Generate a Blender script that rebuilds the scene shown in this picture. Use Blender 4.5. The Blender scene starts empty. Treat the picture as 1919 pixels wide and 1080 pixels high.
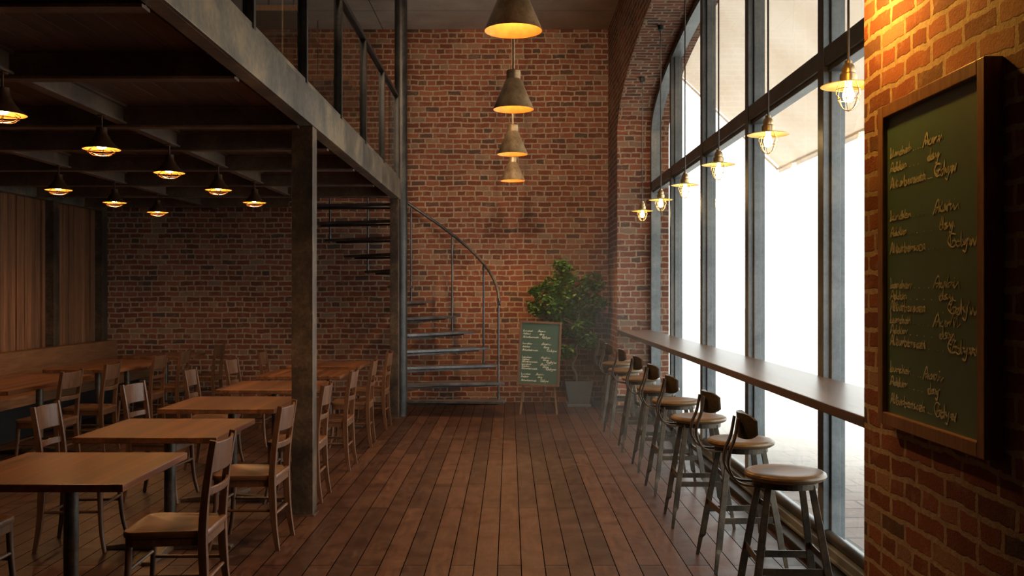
import bpy, bmesh, math, random
from mathutils import Vector, Matrix
R = math.radians
random.seed(7)
sc = bpy.context.scene
COL = sc.collection

# ------------------------------------------------------------------ helpers
def box(bm, x0, x1, y0, y1, z0, z1):
    vs = [bm.verts.new(p) for p in ((x0,y0,z0),(x1,y0,z0),(x1,y1,z0),(x0,y1,z0),(x0,y0,z1),(x1,y0,z1),(x1,y1,z1),(x0,y1,z1))]
    for f in ((0,3,2,1),(4,5,6,7),(0,1,5,4),(1,2,6,5),(2,3,7,6),(3,0,4,7)):
        bm.faces.new([vs[i] for i in f])
    return vs

def prism(bm, pts, vec):
    """closed polygon pts (3-D) extruded along vec"""
    v = Vector(vec)
    a = [bm.verts.new(p) for p in pts]; b = [bm.verts.new(Vector(p)+v) for p in pts]
    n = len(pts)
    bm.faces.new(a[::-1]); bm.faces.new(b)
    for i in range(n):
        bm.faces.new((a[i], a[(i+1)%n], b[(i+1)%n], b[i]))

def smooth_path(pts, sub=6):
    P = [Vector(p) for p in pts]; out = []
    n = len(P)
    for i in range(n-1):
        p0 = P[max(i-1,0)]; p1 = P[i]; p2 = P[i+1]; p3 = P[min(i+2,n-1)]
        for s in range(sub):
            t = s/sub
            out.append(0.5*((2*p1)+(p2-p0)*t+(2*p0-5*p1+4*p2-p3)*t*t+(3*p1-p0-3*p2+p3)*t**3))
    out.append(P[-1]); return out

def sweep(bm, pts, prof, ref=(0,0,1), scales=None, cap=True, closed=False, side=None):
    """prof: list of (a,b) ; a along side = dir x ref, b along side x dir"""
    P = [Vector(p) for p in pts]; n = len(P); ref = Vector(ref); rings = []
    for i, p in enumerate(P):
        if closed: d = P[(i+1)%n]-P[i-1]
        else: d = P[min(i+1,n-1)]-P[max(i-1,0)]
        d.normalize()
        s = d.cross(ref)
        if s.length < 1e-4: s = d.cross(Vector((1,0,0))) if abs(d.x) < .9 else d.cross(Vector((0,1,0)))
        s.normalize()
        if side: s = Vector(side)
        u = s.cross(d).normalized()
        k = scales[i] if scales else 1.0
        rings.append([bm.verts.new(p + s*a*k + u*b*k) for a, b in prof])
    m = len(prof)
    rr = range(n) if closed else range(n-1)
    for i in rr:
        A = rings[i]; B = rings[(i+1)%n]
        for j in range(m):
            bm.faces.new((A[j], A[(j+1)%m], B[(j+1)%m], B[j]))
    if cap and not closed:
        bm.faces.new(rings[0][::-1]); bm.faces.new(rings[-1])

def circ(r, n=8): return [(r*math.cos(2*math.pi*i/n), r*math.sin(2*math.pi*i/n)) for i in range(n)]
def rect(w, h): return [(-w/2,-h/2),(w/2,-h/2),(w/2,h/2),(-w/2,h/2)]
def tube(bm, pts, r, n=8, ref=(0,0,1), closed=False, scales=None):
    sweep(bm, pts, circ(r, n), ref, scales, True, closed)

def lathe(bm, prof, n=32, c=(0,0,0), close=False):
    """prof list of (r,z); r==0 ends make poles"""
    c = Vector(c); rings = []
    for r, z in prof:
        if r < 1e-6: rings.append([bm.verts.new(c+Vector((0,0,z)))])
        else: rings.append([bm.verts.new(c+Vector((r*math.cos(2*math.pi*i/n), r*math.sin(2*math.pi*i/n), z))) for i in range(n)])
    seq = list(range(len(rings)-1))
    pairs = [(i,i+1) for i in seq] + ([(len(rings)-1,0)] if close else [])
    for i, k in pairs:
        A, B = rings[i], rings[k]
        for j in range(n):
            j2 = (j+1)%n
            if len(A)==1 and len(B)==1: break
            if len(A)==1: bm.faces.new((A[0], B[j2], B[j]))
            elif len(B)==1: bm.faces.new((A[j], A[j2], B[0]))
            else: bm.faces.new((A[j], A[j2], B[j2], B[j]))

def obj(name, bm, mat, parent=None, smooth=False, bevel=0, keepuv=False, loc=None, rot=None, label=None):
    bmesh.ops.recalc_face_normals(bm, faces=bm.faces[:])
    if not keepuv:
        uv = bm.loops.layers.uv.verify()
        for f in bm.faces:
            n = f.normal; ax = max(range(3), key=lambda i: abs(n[i]))
            for l in f.loops:
                c = l.vert.co
                l[uv].uv = (c.y, c.z) if ax == 0 else ((c.x, c.z) if ax == 1 else (c.x, c.y))
    me = bpy.data.meshes.new(name); bm.to_mesh(me); bm.free()
    if smooth:
        for p in me.polygons: p.use_smooth = True
        try: me.set_sharp_from_angle(angle=R(38))
        except Exception: pass
    for m in (mat if isinstance(mat, (list, tuple)) else [mat]): me.materials.append(m)
    o = bpy.data.objects.new(name, me); COL.objects.link(o)
    if parent: o.parent = parent
    if loc: o.location = loc
    if rot: o.rotation_euler = rot
    if label: o['label'] = label
    if bevel:
        b = o.modifiers.new('bevel', 'BEVEL'); b.width = bevel; b.segments = 2; b.limit_method = 'ANGLE'; b.angle_limit = R(40)
    return o

def thing(name, label, cat, loc=(0,0,0), rz=0, group=None):
    o = bpy.data.objects.new(name, None); COL.objects.link(o)
    o.empty_display_size = .1; o.location = loc; o.rotation_euler = (0,0,rz)
    o['label'] = label; o['category'] = cat
    if group: o['group'] = group
    return o
def tag(o, label, cat, group=None):
    o['label'] = label; o['category'] = cat
    if group: o['group'] = group
    return o
def struct(o, label=None, cat=None):
    o['kind'] = 'structure'
    if label: o['label'] = label
    if cat: o['category'] = cat
    return o
CH = {}
def dup(root, loc, rz, label, top=True):
    r = root.copy(); COL.objects.link(r); r.location = loc; r.rotation_euler = (0,0,rz); r['label'] = label
    for ch in list(root.children):
        c = ch.copy(); COL.objects.link(c); c.parent = r
        for g in list(ch.children):
            d = g.copy(); COL.objects.link(d); d.parent = c
    return r
BM = bmesh.new

# ------------------------------------------------------------------ materials
def newmat(name):
    m = bpy.data.materials.new(name); m.use_nodes = True
    nt = m.node_tree; nt.nodes.clear()
    out = nt.nodes.new('ShaderNodeOutputMaterial'); p = nt.nodes.new('ShaderNodeBsdfPrincipled')
    nt.links.new(p.outputs[0], out.inputs[0])
    return m, nt, p, out
def N(nt, t, **kw):
    n = nt.nodes.new(t)
    for k, v in kw.items():
        if k in n.inputs.keys(): n.inputs[k].default_value = v
        else: setattr(n, k, v)
    return n
def ramp(nt, stops, interp='LINEAR'):
    n = nt.nodes.new('ShaderNodeValToRGB'); n.color_ramp.interpolation = interp
    e = n.color_ramp.elements
    while len(e) > 1: e.remove(e[-1])
    e[0].position = stops[0][0]; e[0].color = (*stops[0][1], 1)
    for pos, c in stops[1:]:
        k = e.new(pos); k.color = (*c, 1)
    return n
def L(nt, a, b): nt.links.new(a, b)
def mapping(nt, src, scale=(1,1,1), rot=(0,0,0), loc=(0,0,0)):
    m = nt.nodes.new('ShaderNodeMapping'); m.inputs['Scale'].default_value = scale; m.inputs['Rotation'].default_value = rot
    m.inputs['Location'].default_value = loc
    L(nt, src, m.inputs[0]); return m.outputs[0]
def mixc(nt, fac, a, b, mode='MIX'):
    n = nt.nodes.new('ShaderNodeMix'); n.data_type = 'RGBA'; n.blend_type = mode; n.clamp_factor = True
    for v, i in ((fac,0),(a,6),(b,7)):
        if hasattr(v, 'is_linked') or hasattr(v, 'node'): L(nt, v, n.inputs[i])
        else: n.inputs[i].default_value = v if i == 0 else (*v, 1)
    return n.outputs[2]
def mth(nt, op, a, b=0.0, clamp=False):
    n = nt.nodes.new('ShaderNodeMath'); n.operation = op; n.use_clamp = clamp
    for v, i in ((a,0),(b,1)):
        if hasattr(v, 'node'): L(nt, v, n.inputs[i])
        else: n.inputs[i].default_value = v
    return n.outputs[0]
def noise(nt, vec, scale, detail=4, rough=.55, dist=0):
    n = N(nt, 'ShaderNodeTexNoise', Scale=scale, Detail=detail, Roughness=rough, Distortion=dist)
    L(nt, vec, n.inputs['Vector']); return n.outputs['Fac']
def bump(nt, p, h, strength, dist=.01, prev=None):
    b = N(nt, 'ShaderNodeBump', Strength=strength, Distance=dist); L(nt, h, b.inputs['Height'])
    if prev: L(nt, prev, b.inputs['Normal'])
    L(nt, b.outputs[0], p.inputs['Normal']); return b.outputs[0]

def brick_mat(name, bw=.20, rh=.075, ms=.0135, stops=None, mortar=((.26,.20,.14),(.47,.38,.28)), rough=.85, spec=.25, bumpd=.012, warp=.012, seed=0.0):
    m, nt, p, out = newmat(name)
    uv = N(nt, 'ShaderNodeUVMap').outputs[0]
    base = mapping(nt, uv, loc=(seed, seed*.5, 0))
    # wobble the courses
    def warp_n(scale, amt, src):
        n = N(nt, 'ShaderNodeTexNoise', Scale=scale, Detail=3.0, Roughness=.6); L(nt, base, n.inputs['Vector'])
        s = nt.nodes.new('ShaderNodeVectorMath'); s.operation = 'SUBTRACT'; L(nt, n.outputs['Color'], s.inputs[0]); s.inputs[1].default_value = (.5,.5,.5)
        k = nt.nodes.new('ShaderNodeVectorMath'); k.operation = 'SCALE'; L(nt, s.outputs[0], k.inputs[0]); k.inputs['Scale'].default_value = amt
        a = nt.nodes.new('ShaderNodeVectorMath'); a.operation = 'ADD'; L(nt, src, a.inputs[0]); L(nt, k.outputs[0], a.inputs[1])
        return a.outputs[0]
    v = warp_n(3.0, warp*3.0, base); v = warp_n(14.0, warp*1.6, v); v = warp_n(45.0, warp*.7, v)
    b = N(nt, 'ShaderNodeTexBrick', Scale=1.0)
    b.offset = .43; b.offset_frequency = 2; b.squash = .62; b.squash_frequency = 3
    b.inputs['Color1'].default_value = (0,0,0,1); b.inputs['Color2'].default_value = (1,1,1,1); b.inputs['Mortar'].default_value = (.5,.5,.5,1)
    b.inputs['Mortar Size'].default_value = ms; b.inputs['Mortar Smooth'].default_value = .55; b.inputs['Bias'].default_value = 0
    b.inputs['Brick Width'].default_value = bw; b.inputs['Row Height'].default_value = rh
    L(nt, v, b.inputs['Vector'])
    stops = stops or [(0,(.07,.055,.052)),(.06,(.10,.065,.055)),(.11,(.145,.052,.034)),(.4,(.20,.062,.037)),(.65,(.26,.090,.052)),(.86,(.31,.12,.072)),(.93,(.32,.19,.13)),(1,(.25,.19,.14))]
    r = ramp(nt, stops); L(nt, b.outputs['Color'], r.inputs[0])
    n1 = noise(nt, base, 28, 6, .7); n2 = noise(nt, base, 1.3, 3, .5); n3 = noise(nt, base, 90, 4, .7)
    c = mixc(nt, mth(nt,'MULTIPLY', n1, .5), r.outputs[0], (.14,.06,.045), 'MIX')
    # lime bloom on bricks
    bl = mth(nt, 'MULTIPLY', mth(nt,'SUBTRACT', noise(nt, base, 7, 6, .75), .52, True), 2.4, True)
    c = mixc(nt, bl, c, (.40,.29,.21))
    mr = ramp(nt, [(.3,mortar[0]),(.75,mortar[1])]); L(nt, n1, mr.inputs[0])
    # ragged mortar
    f = mth(nt, 'ADD', b.outputs['Fac'], mth(nt,'MULTIPLY', mth(nt,'SUBTRACT', noise(nt, base, 20, 6, .75), .5), 1.5))
    f = mth(nt, 'MULTIPLY', mth(nt,'SUBTRACT', f, .28, True), 2.6, True)
    c = mixc(nt, f, c, mr.outputs[0])
    c = mixc(nt, 1.0, c, ramp_out(nt, n2, [(.3,(.78,.78,.80)),(.7,(1.12,1.06,1.0))]), 'MULTIPLY')
    L(nt, c, p.inputs['Base Color'])
    p.inputs['Roughness'].default_value = rough; p.inputs['Specular IOR Level'].default_value = spec
    h = mth(nt, 'ADD', mth(nt,'MULTIPLY', mth(nt,'SUBTRACT', 1.0, f), .8), mth(nt,'MULTIPLY', n3, .35))
    h = mth(nt, 'ADD', h, mth(nt,'MULTIPLY', n1, .3))
    bump(nt, p, h, .9, bumpd)
    return m
def ramp_out(nt, v, stops):
    r = ramp(nt, stops); L(nt, v, r.inputs[0]); return r.outputs[0]

def wood_mat(name, c0, c1, c2, rough=.4, grain=(1,14,14), scale=6, plank=None, spec=.5, coat=0, bumps=.15, axis='x', objinfo=True):
    """grain runs along the axis that has scale 1"""
    m, nt, p, out = newmat(name)
    tc = N(nt, 'ShaderNodeTexCoord').outputs['Object']
    if objinfo:
        oi = N(nt, 'ShaderNodeObjectInfo')
        a = nt.nodes.new('ShaderNodeVectorMath'); a.operation = 'ADD'; L(nt, tc, a.inputs[0])
        cb = N(nt, 'ShaderNodeCombineXYZ'); 
        for i in range(3): L(nt, mth(nt,'MULTIPLY', oi.outputs['Random'], 7.3+i*3.1), cb.inputs[i])
        L(nt, cb.outputs[0], a.inputs[1]); tc = a.outputs[0]
    v = mapping(nt, tc, scale=grain)
    g = noise(nt, v, scale, 8, .62, .12)
    g2 = noise(nt, v, scale*3.5, 5, .6, .2)
    f = mth(nt, 'ADD', mth(nt,'MULTIPLY', g, .7), mth(nt,'MULTIPLY', g2, .3))
    c = ramp_out(nt, f, [(.34,c0),(.5,c1),(.66,c2)])
    if plank:
        s = N(nt, 'ShaderNodeSeparateXYZ'); L(nt, tc, s.inputs[0])
        w = {'x':0,'y':1,'z':2}[plank[0]]
        idx = mth(nt, 'FLOOR', mth(nt,'DIVIDE', s.outputs[w], plank[1]))
        wn = N(nt, 'ShaderNodeTexWhiteNoise'); wn.noise_dimensions = '1D'; L(nt, idx, wn.inputs['W'])
        c = mixc(nt, 1.0, c, ramp_out(nt, wn.outputs['Value'], [(0,(.62,.60,.58)),(.5,(.95,.93,.9)),(1,(1.3,1.22,1.12))]), 'MULTIPLY')
    L(nt, c, p.inputs['Base Color'])
    L(nt, mth(nt,'ADD', mth(nt,'MULTIPLY', g, .10), rough-.05), p.inputs['Roughness'])
    p.inputs['Specular IOR Level'].default_value = spec
    if coat: p.inputs['Coat Weight'].default_value = coat; p.inputs['Coat Roughness'].default_value = .18
    if bumps: bump(nt, p, f, bumps, .004)
    return m

def steel_mat(name, c0, c1, c2, metallic=.4, rough=.5, sc_=2.5):
    m, nt, p, out = newmat(name)
    tc = N(nt, 'ShaderNodeTexCoord').outputs['Object']
    a = noise(nt, tc, sc_, 6, .65, .3); b = noise(nt, tc, sc_*12, 5, .7)
    f = mth(nt, 'ADD', mth(nt,'MULTIPLY', a, .72), mth(nt,'MULTIPLY', b, .28))
    L(nt, ramp_out(nt, f, [(.38,c0),(.5,c1),(.61,c2)]), p.inputs['Base Color'])
    p.inputs['Metallic'].default_value = metallic
    L(nt, mth(nt,'ADD', mth(nt,'MULTIPLY', f, .4), rough-.2), p.inputs['Roughness'])
    bump(nt, p, b, .2, .003)
    return m

def plain(name, c, rough=.5, metallic=0, spec=.5, bumps=0, var=.15, sc_=20):
    m, nt, p, out = newmat(name)
    tc = N(nt, 'ShaderNodeTexCoord').outputs['Object']
    n = noise(nt, tc, sc_, 5, .6)
    a = tuple(x*(1-var) for x in c); b = tuple(min(1,x*(1+var)) for x in c)
    L(nt, ramp_out(nt, n, [(.3,a),(.7,b)]), p.inputs['Base Color'])
    p.inputs['Roughness'].default_value = rough; p.inputs['Metallic'].default_value = metallic; p.inputs['Specular IOR Level'].default_value = spec
    if bumps: bump(nt, p, n, bumps, .004)
    return m

def emit(name, c, s):
    m = bpy.data.materials.new(name); m.use_nodes = True; nt = m.node_tree; nt.nodes.clear()
    o = nt.nodes.new('ShaderNodeOutputMaterial'); e = nt.nodes.new('ShaderNodeEmission')
    e.inputs[0].default_value = (*c,1); e.inputs[1].default_value = s; L(nt, e.outputs[0], o.inputs[0]); return m

def glass_mat(name, tint=(.93,.97,.97), refl=.05, rough=.02):
    m = bpy.data.materials.new(name); m.use_nodes = True; nt = m.node_tree; nt.nodes.clear()
    o = nt.nodes.new('ShaderNodeOutputMaterial'); t = nt.nodes.new('ShaderNodeBsdfTransparent'); t.inputs[0].default_value = (*tint,1)
    g = nt.nodes.new('ShaderNodeBsdfGlossy'); g.inputs['Roughness'].default_value = rough
    f = N(nt, 'ShaderNodeFresnel', IOR=1.45); mx = nt.nodes.new('ShaderNodeMixShader')
    ge = nt.nodes.new('ShaderNodeNewGeometry')
    L(nt, mth(nt,'MULTIPLY', mth(nt,'MULTIPLY', f.outputs[0], .8), mth(nt,'SUBTRACT', 1.0, ge.outputs['Backfacing'])), mx.inputs[0]); L(nt, t.outputs[0], mx.inputs[1]); L(nt, g.outputs[0], mx.inputs[2])
    L(nt, mx.outputs[0], o.inputs[0]); return m

M = {}
M['brick'] = brick_mat('old_brick')
M['brick_right'] = brick_mat('pier_brick', bw=.215, seed=3.3, bumpd=.02, warp=.014)
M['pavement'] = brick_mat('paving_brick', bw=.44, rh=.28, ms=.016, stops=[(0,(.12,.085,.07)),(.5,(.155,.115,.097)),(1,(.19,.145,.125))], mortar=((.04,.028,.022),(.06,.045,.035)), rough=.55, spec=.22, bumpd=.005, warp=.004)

def glare_fade(m):  # paints outdoor glare into the colour: paving turns paler with distance
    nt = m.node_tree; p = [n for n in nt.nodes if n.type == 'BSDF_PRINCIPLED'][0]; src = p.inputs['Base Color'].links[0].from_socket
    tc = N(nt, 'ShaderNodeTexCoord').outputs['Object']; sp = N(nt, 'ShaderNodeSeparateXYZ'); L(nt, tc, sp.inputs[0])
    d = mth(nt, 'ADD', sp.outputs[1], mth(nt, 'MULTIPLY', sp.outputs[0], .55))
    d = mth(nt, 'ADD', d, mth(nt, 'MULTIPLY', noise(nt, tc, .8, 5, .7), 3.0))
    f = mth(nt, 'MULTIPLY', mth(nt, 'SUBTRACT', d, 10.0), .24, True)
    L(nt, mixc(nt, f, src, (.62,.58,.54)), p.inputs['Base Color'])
glare_fade(M['pavement'])
def floor_mat():
    m, nt, p, out = newmat('worn_floorboards')
    uv = N(nt, 'ShaderNodeUVMap').outputs[0]
    v = mapping(nt, uv, rot=(0,0,R(90)), loc=(0,.068,0))
    b = N(nt, 'ShaderNodeTexBrick', Scale=1.0); b.offset = .37; b.offset_frequency = 2; b.squash = 1.0
    b.inputs['Color1'].default_value = (0,0,0,1); b.inputs['Color2'].default_value = (1,1,1,1); b.inputs['Mortar'].default_value = (0,0,0,1)
    b.inputs['Mortar Size'].default_value = .0038; b.inputs['Mortar Smooth'].default_value = .3
    b.inputs['Brick Width'].default_value = 2.3; b.inputs['Row Height'].default_value = .135
    L(nt, v, b.inputs['Vector'])
    # per-board shift for the grain
    cb = N(nt, 'ShaderNodeCombineXYZ'); L(nt, mth(nt,'MULTIPLY', b.outputs['Color'], 13.0), cb.inputs[0]); L(nt, mth(nt,'MULTIPLY', b.outputs['Color'], 5.0), cb.inputs[1])
    a = nt.nodes.new('ShaderNodeVectorMath'); a.operation = 'ADD'; L(nt, uv, a.inputs[0]); L(nt, cb.outputs[0], a.inputs[1])
    g = noise(nt, mapping(nt, a.outputs[0], scale=(16,1.2,1)), 2.6, 8, .65, .8)
    g2 = noise(nt, mapping(nt, a.outputs[0], scale=(60,5,1)), 2.0, 5, .6)
    bc = ramp_out(nt, b.outputs['Color'], [(0,(.026,.0095,.0055)),(.35,(.040,.0155,.009)),(.7,(.054,.022,.012)),(1,(.070,.031,.018))])
    c = mixc(nt, 1.0, bc, ramp_out(nt, mth(nt,'ADD', mth(nt,'MULTIPLY',g,.7), mth(nt,'MULTIPLY',g2,.3)), [(.32,(.42,.38,.36)),(.5,(1,1,1)),(.68,(1.7,1.66,1.6))]), 'MULTIPLY')
    # scuffs: fine worn scratches
    sc1 = noise(nt, mapping(nt, uv, scale=(1,.8,1)), 34, 7, .82, 2.5)
    big = noise(nt, uv, .9, 4, .6)
    big2 = noise(nt, uv, 5, 5, .7)
    msk = mth(nt, 'MULTIPLY', mth(nt,'MULTIPLY', mth(nt,'SUBTRACT', sc1, .53, True), 9, True), mth(nt,'MULTIPLY', mth(nt,'SUBTRACT', mth(nt,'ADD', mth(nt,'MULTIPLY',big,.6), mth(nt,'MULTIPLY',big2,.4)), .47, True), 6, True))
    c = mixc(nt, mth(nt,'MULTIPLY', msk, .85), c, (.24,.15,.095))
    c = mixc(nt, mth(nt,'MULTIPLY', mth(nt,'SUBTRACT', .46, big2, True), 3.0, True), c, (.013,.006,.004))
    c = mixc(nt, b.outputs['Fac'], c, (.003,.002,.0015))
    L(nt, c, p.inputs['Base Color'])
    rr = mth(nt, 'ADD', mth(nt,'ADD', mth(nt,'MULTIPLY', big2, .45), .14), mth(nt,'ADD', mth(nt,'MULTIPLY', msk, .25), mth(nt,'MULTIPLY', g, .12)))
    L(nt, rr, p.inputs['Roughness']); L(nt, mth(nt,'MULTIPLY', mth(nt,'SUBTRACT', 1.0, b.outputs['Fac']), .42), p.inputs['Specular IOR Level'])
    h = mth(nt, 'SUBTRACT', mth(nt,'ADD', mth(nt,'MULTIPLY', g, .25), mth(nt,'MULTIPLY', sc1, .15)), b.outputs['Fac'])
    bump(nt, p, h, .25, .004)
    return m
M['floor'] = floor_mat()

def concrete():
    m, nt, p, out = newmat('concrete_slab')
    uv = N(nt, 'ShaderNodeUVMap').outputs[0]
    n1 = noise(nt, uv, 2.2, 7, .65); n2 = noise(nt, uv, 35, 5, .7)
    c = ramp_out(nt, mth(nt,'ADD', mth(nt,'MULTIPLY', n1,.7), mth(nt,'MULTIPLY',n2,.3)), [(.35,(.50,.46,.41)),(.65,(.72,.67,.60))])
    b = N(nt, 'ShaderNodeTexBrick', Scale=1.0); b.offset = .0; b.inputs['Mortar Size'].default_value = .006; b.inputs['Mortar Smooth'].default_value = .2
    b.inputs['Brick Width'].default_value = 1.8; b.inputs['Row Height'].default_value = .9; L(nt, uv, b.inputs['Vector'])
    c = mixc(nt, b.outputs['Fac'], c, (.08,.07,.06)); L(nt, c, p.inputs['Base Color']); p.inputs['Roughness'].default_value = .85
    bump(nt, p, mth(nt,'SUBTRACT', n2, b.outputs['Fac']), .3, .006); return m
M['concrete'] = concrete()
M['table_wood'] = wood_mat('table_veneer', (.090,.034,.014), (.155,.064,.028), (.24,.112,.055), rough=.30, grain=(16,.4,16), scale=1.8, spec=.5, plank=('x',.082), bumps=0)
M['chair_wood'] = wood_mat('chair_beech', (.060,.026,.012), (.105,.047,.021), (.155,.074,.035), rough=.40, grain=(12,12,1.2), scale=4, bumps=.06)
M['seat_wood'] = wood_mat('chair_seat_wood', (.075,.032,.013), (.125,.055,.024), (.18,.086,.040), rough=.38, grain=(1.2,14,14), scale=3.5, bumps=.06)
M['panel_wood'] = wood_mat('panel_cedar', (.13,.056,.028), (.21,.098,.050), (.30,.15,.08), plank=('y',.117), rough=.55, grain=(14,14,.7), scale=2.4, bumps=.1)
M['bench_wood'] = wood_mat('bench_oak', (.12,.054,.024), (.19,.090,.042), (.26,.13,.065), rough=.42, grain=(12,1,14), scale=2.6, bumps=.06)
M['deck_wood'] = wood_mat('deck_underside', (.10,.062,.052), (.15,.094,.078), (.20,.13,.105), rough=.6, grain=(14,.8,14), scale=2.0, plank=('x',.14), bumps=.1)
M['counter_wood'] = wood_mat('bar_walnut', (.05,.031,.020), (.080,.050,.033), (.12,.078,.052), rough=.34, grain=(14,.9,14), scale=2.6, bumps=.05, plank=('x',.11))
M['stool_wood'] = wood_mat('stool_elm', (.11,.070,.030), (.17,.108,.048), (.23,.155,.072), rough=.36, grain=(1,10,10), scale=4, bumps=.04)
M['frame_wood'] = wood_mat('chalkboard_frame', (.12,.056,.028), (.21,.108,.054), (.30,.17,.09), rough=.45, grain=(8,8,1), scale=5, bumps=.1)
M['cabinet_wood'] = wood_mat('cabinet_pine', (.22,.10,.045), (.30,.145,.062), (.38,.2,.09), rough=.5, grain=(12,12,1), scale=3)
M['steel'] = steel_mat('dark_painted_steel', (.038,.033,.030), (.085,.064,.048), (.18,.125,.080), .45, .42, 3.2)
M['beam'] = steel_mat('weathered_fascia_steel', (.085,.085,.078), (.19,.175,.145), (.36,.28,.18), .35, .45, 2.6)
M['joist'] = steel_mat('joist_steel', (.09,.062,.048), (.15,.105,.078), (.22,.155,.11), .1, .5, 3)
M['stair_steel'] = steel_mat('blue_grey_stair_steel', (.075,.078,.088), (.12,.125,.138), (.18,.185,.2), .6, .4, 5)
M['window_steel'] = steel_mat('window_frame_steel', (.11,.127,.137), (.165,.187,.20), (.23,.25,.26), .35, .45, 3)
M['rail_steel'] = steel_mat('railing_steel', (.022,.023,.024), (.04,.041,.042), (.075,.074,.07), .4, .42, 4)
M['stool_steel'] = steel_mat('stool_gunmetal', (.04,.034,.027), (.068,.057,.043), (.115,.09,.06), .6, .38, 6)
M['brass'] = steel_mat('aged_brass', (.36,.24,.13), (.56,.39,.22), (.74,.56,.34), .5, .36, 9)
M['lamp_rust'] = steel_mat('rusty_lamp_shade', (.05,.026,.014), (.09,.042,.02), (.14,.065,.03), .4, .45, 9)
M['lamp_inside'] = plain('lamp_enamel_inside', (.85,.38,.13), .5)
M['cage_shade'] = plain('yellow_enamel', (.92,.72,.16), .35, spec=.5, var=.05)
M['cage_brass'] = steel_mat('pale_brass', (.42,.29,.15), (.58,.42,.23), (.70,.54,.32), .75, .35, 12)
M['cord'] = plain('cord_grey', (.10,.09,.085), .5)
M['canopy'] = plain('canopy_teal', (.035,.06,.06), .45)
M['chalkboard'] = plain('chalkboard_green', (.055,.125,.085), .45, spec=1.0, var=.12, sc_=5)
M['easel_board'] = plain('easel_board_green', (.028,.075,.055), .6, var=.1, sc_=5)
M['easel_wood'] = wood_mat('easel_wood', (.07,.034,.018), (.115,.06,.033), (.165,.092,.052), rough=.5, grain=(8,8,1), scale=5)
M['chalk'] = plain('chalk', (.62,.66,.56), .9, var=.1, sc_=200)
M['dark'] = plain('black_void_paint', (.012,.012,.013), .55, var=.2)
M['planter'] = plain('grey_planter', (.10,.11,.115), .5, bumps=.1)
M['soil'] = plain('soil', (.03,.02,.014), .95, bumps=.5)
M['bark'] = plain('pale_bark', (.22,.18,.145), .8, bumps=.4, sc_=40)
M['leaf'] = plain('green_leaf', (.055,.13,.022), .4, var=.6, sc_=9)
M['glass'] = glass_mat('window_glass')
M['rail_glass'] = glass_mat('balustrade_glass', (.80,.83,.84))
M['bulb_pendant'] = emit('bulb_pendant', (1,.50,.14), 45)
M['bulb_cage'] = emit('bulb_cage', (1,.66,.27), 34)
M['bulb_loft'] = emit('bulb_loft', (1,.52,.15), 110)
M['bulb_sconce'] = emit('bulb_sconce', (1,.45,.07), 780)
M['tarp'] = None
def tarp():
    m = bpy.data.materials.new('cream_awning_canvas'); m.use_nodes = True; nt = m.node_tree; nt.nodes.clear()
    o = nt.nodes.new('ShaderNodeOutputMaterial'); d = nt.nodes.new('ShaderNodeBsdfDiffuse'); t = nt.nodes.new('ShaderNodeBsdfTranslucent'); mx = nt.nodes.new('ShaderNodeMixShader')
    tc = N(nt, 'ShaderNodeTexCoord').outputs['Object']
    c = ramp_out(nt, noise(nt, tc, 1.5, 4), [(.3,(.86,.76,.66)),(.7,(.93,.86,.78))])
    L(nt, c, d.inputs[0]); L(nt, c, t.inputs[0]); mx.inputs[0].default_value = .55
    L(nt, d.outputs[0], mx.inputs[1]); L(nt, t.outputs[0], mx.inputs[2]); L(nt, mx.outputs[0], o.inputs[0]); return m
M['tarp'] = tarp()

# ------------------------------------------------------------------ the room
XL, XR, XO, YB, YF, ZC = -5.85, 1.40, 2.07, 13.5, -2.0, 5.30
Y0, Y1 = 3.75, 12.35                 # window opening
AC, AA, AS, AB = 8.05, 4.3, 3.62, .87  # arch centre, half span, spring, rise
def arch(y, inset=0):
    t = (y-AC)/(AA-inset)
    return AS + (AB-inset*.6)*math.sqrt(max(0, 1-t*t)) if abs(t) < 1 else AS

bm = BM(); box(bm, XL-.2, XO, YF-.2, YB+.2, -.12, 0); struct(obj('floor', bm, M['floor']), 'dark red-brown worn plank floor', 'floor')
bm = BM(); box(bm, XL-.2, XO, YF-.2, YB+.2, ZC, ZC+.2); struct(obj('ceiling', bm, M['concrete']), 'bare concrete slab ceiling', 'ceiling')
bm = BM(); box(bm, XL-.2, XO, YB, YB+.2, 0, ZC); struct(obj('wall_back', bm, M['brick']), 'tall red brick wall at the far end', 'wall')
bm = BM(); box(bm, XL-.2, XL, YF, YB, 0, ZC); struct(obj('wall_left', bm, M['brick']), 'brick side wall behind the panelling', 'wall')
bm = BM(); box(bm, XL-.2, XO, YF-.2, YF, 0, ZC); struct(obj('wall_front', bm, M['brick']), 'brick wall behind the viewer', 'wall')

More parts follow.
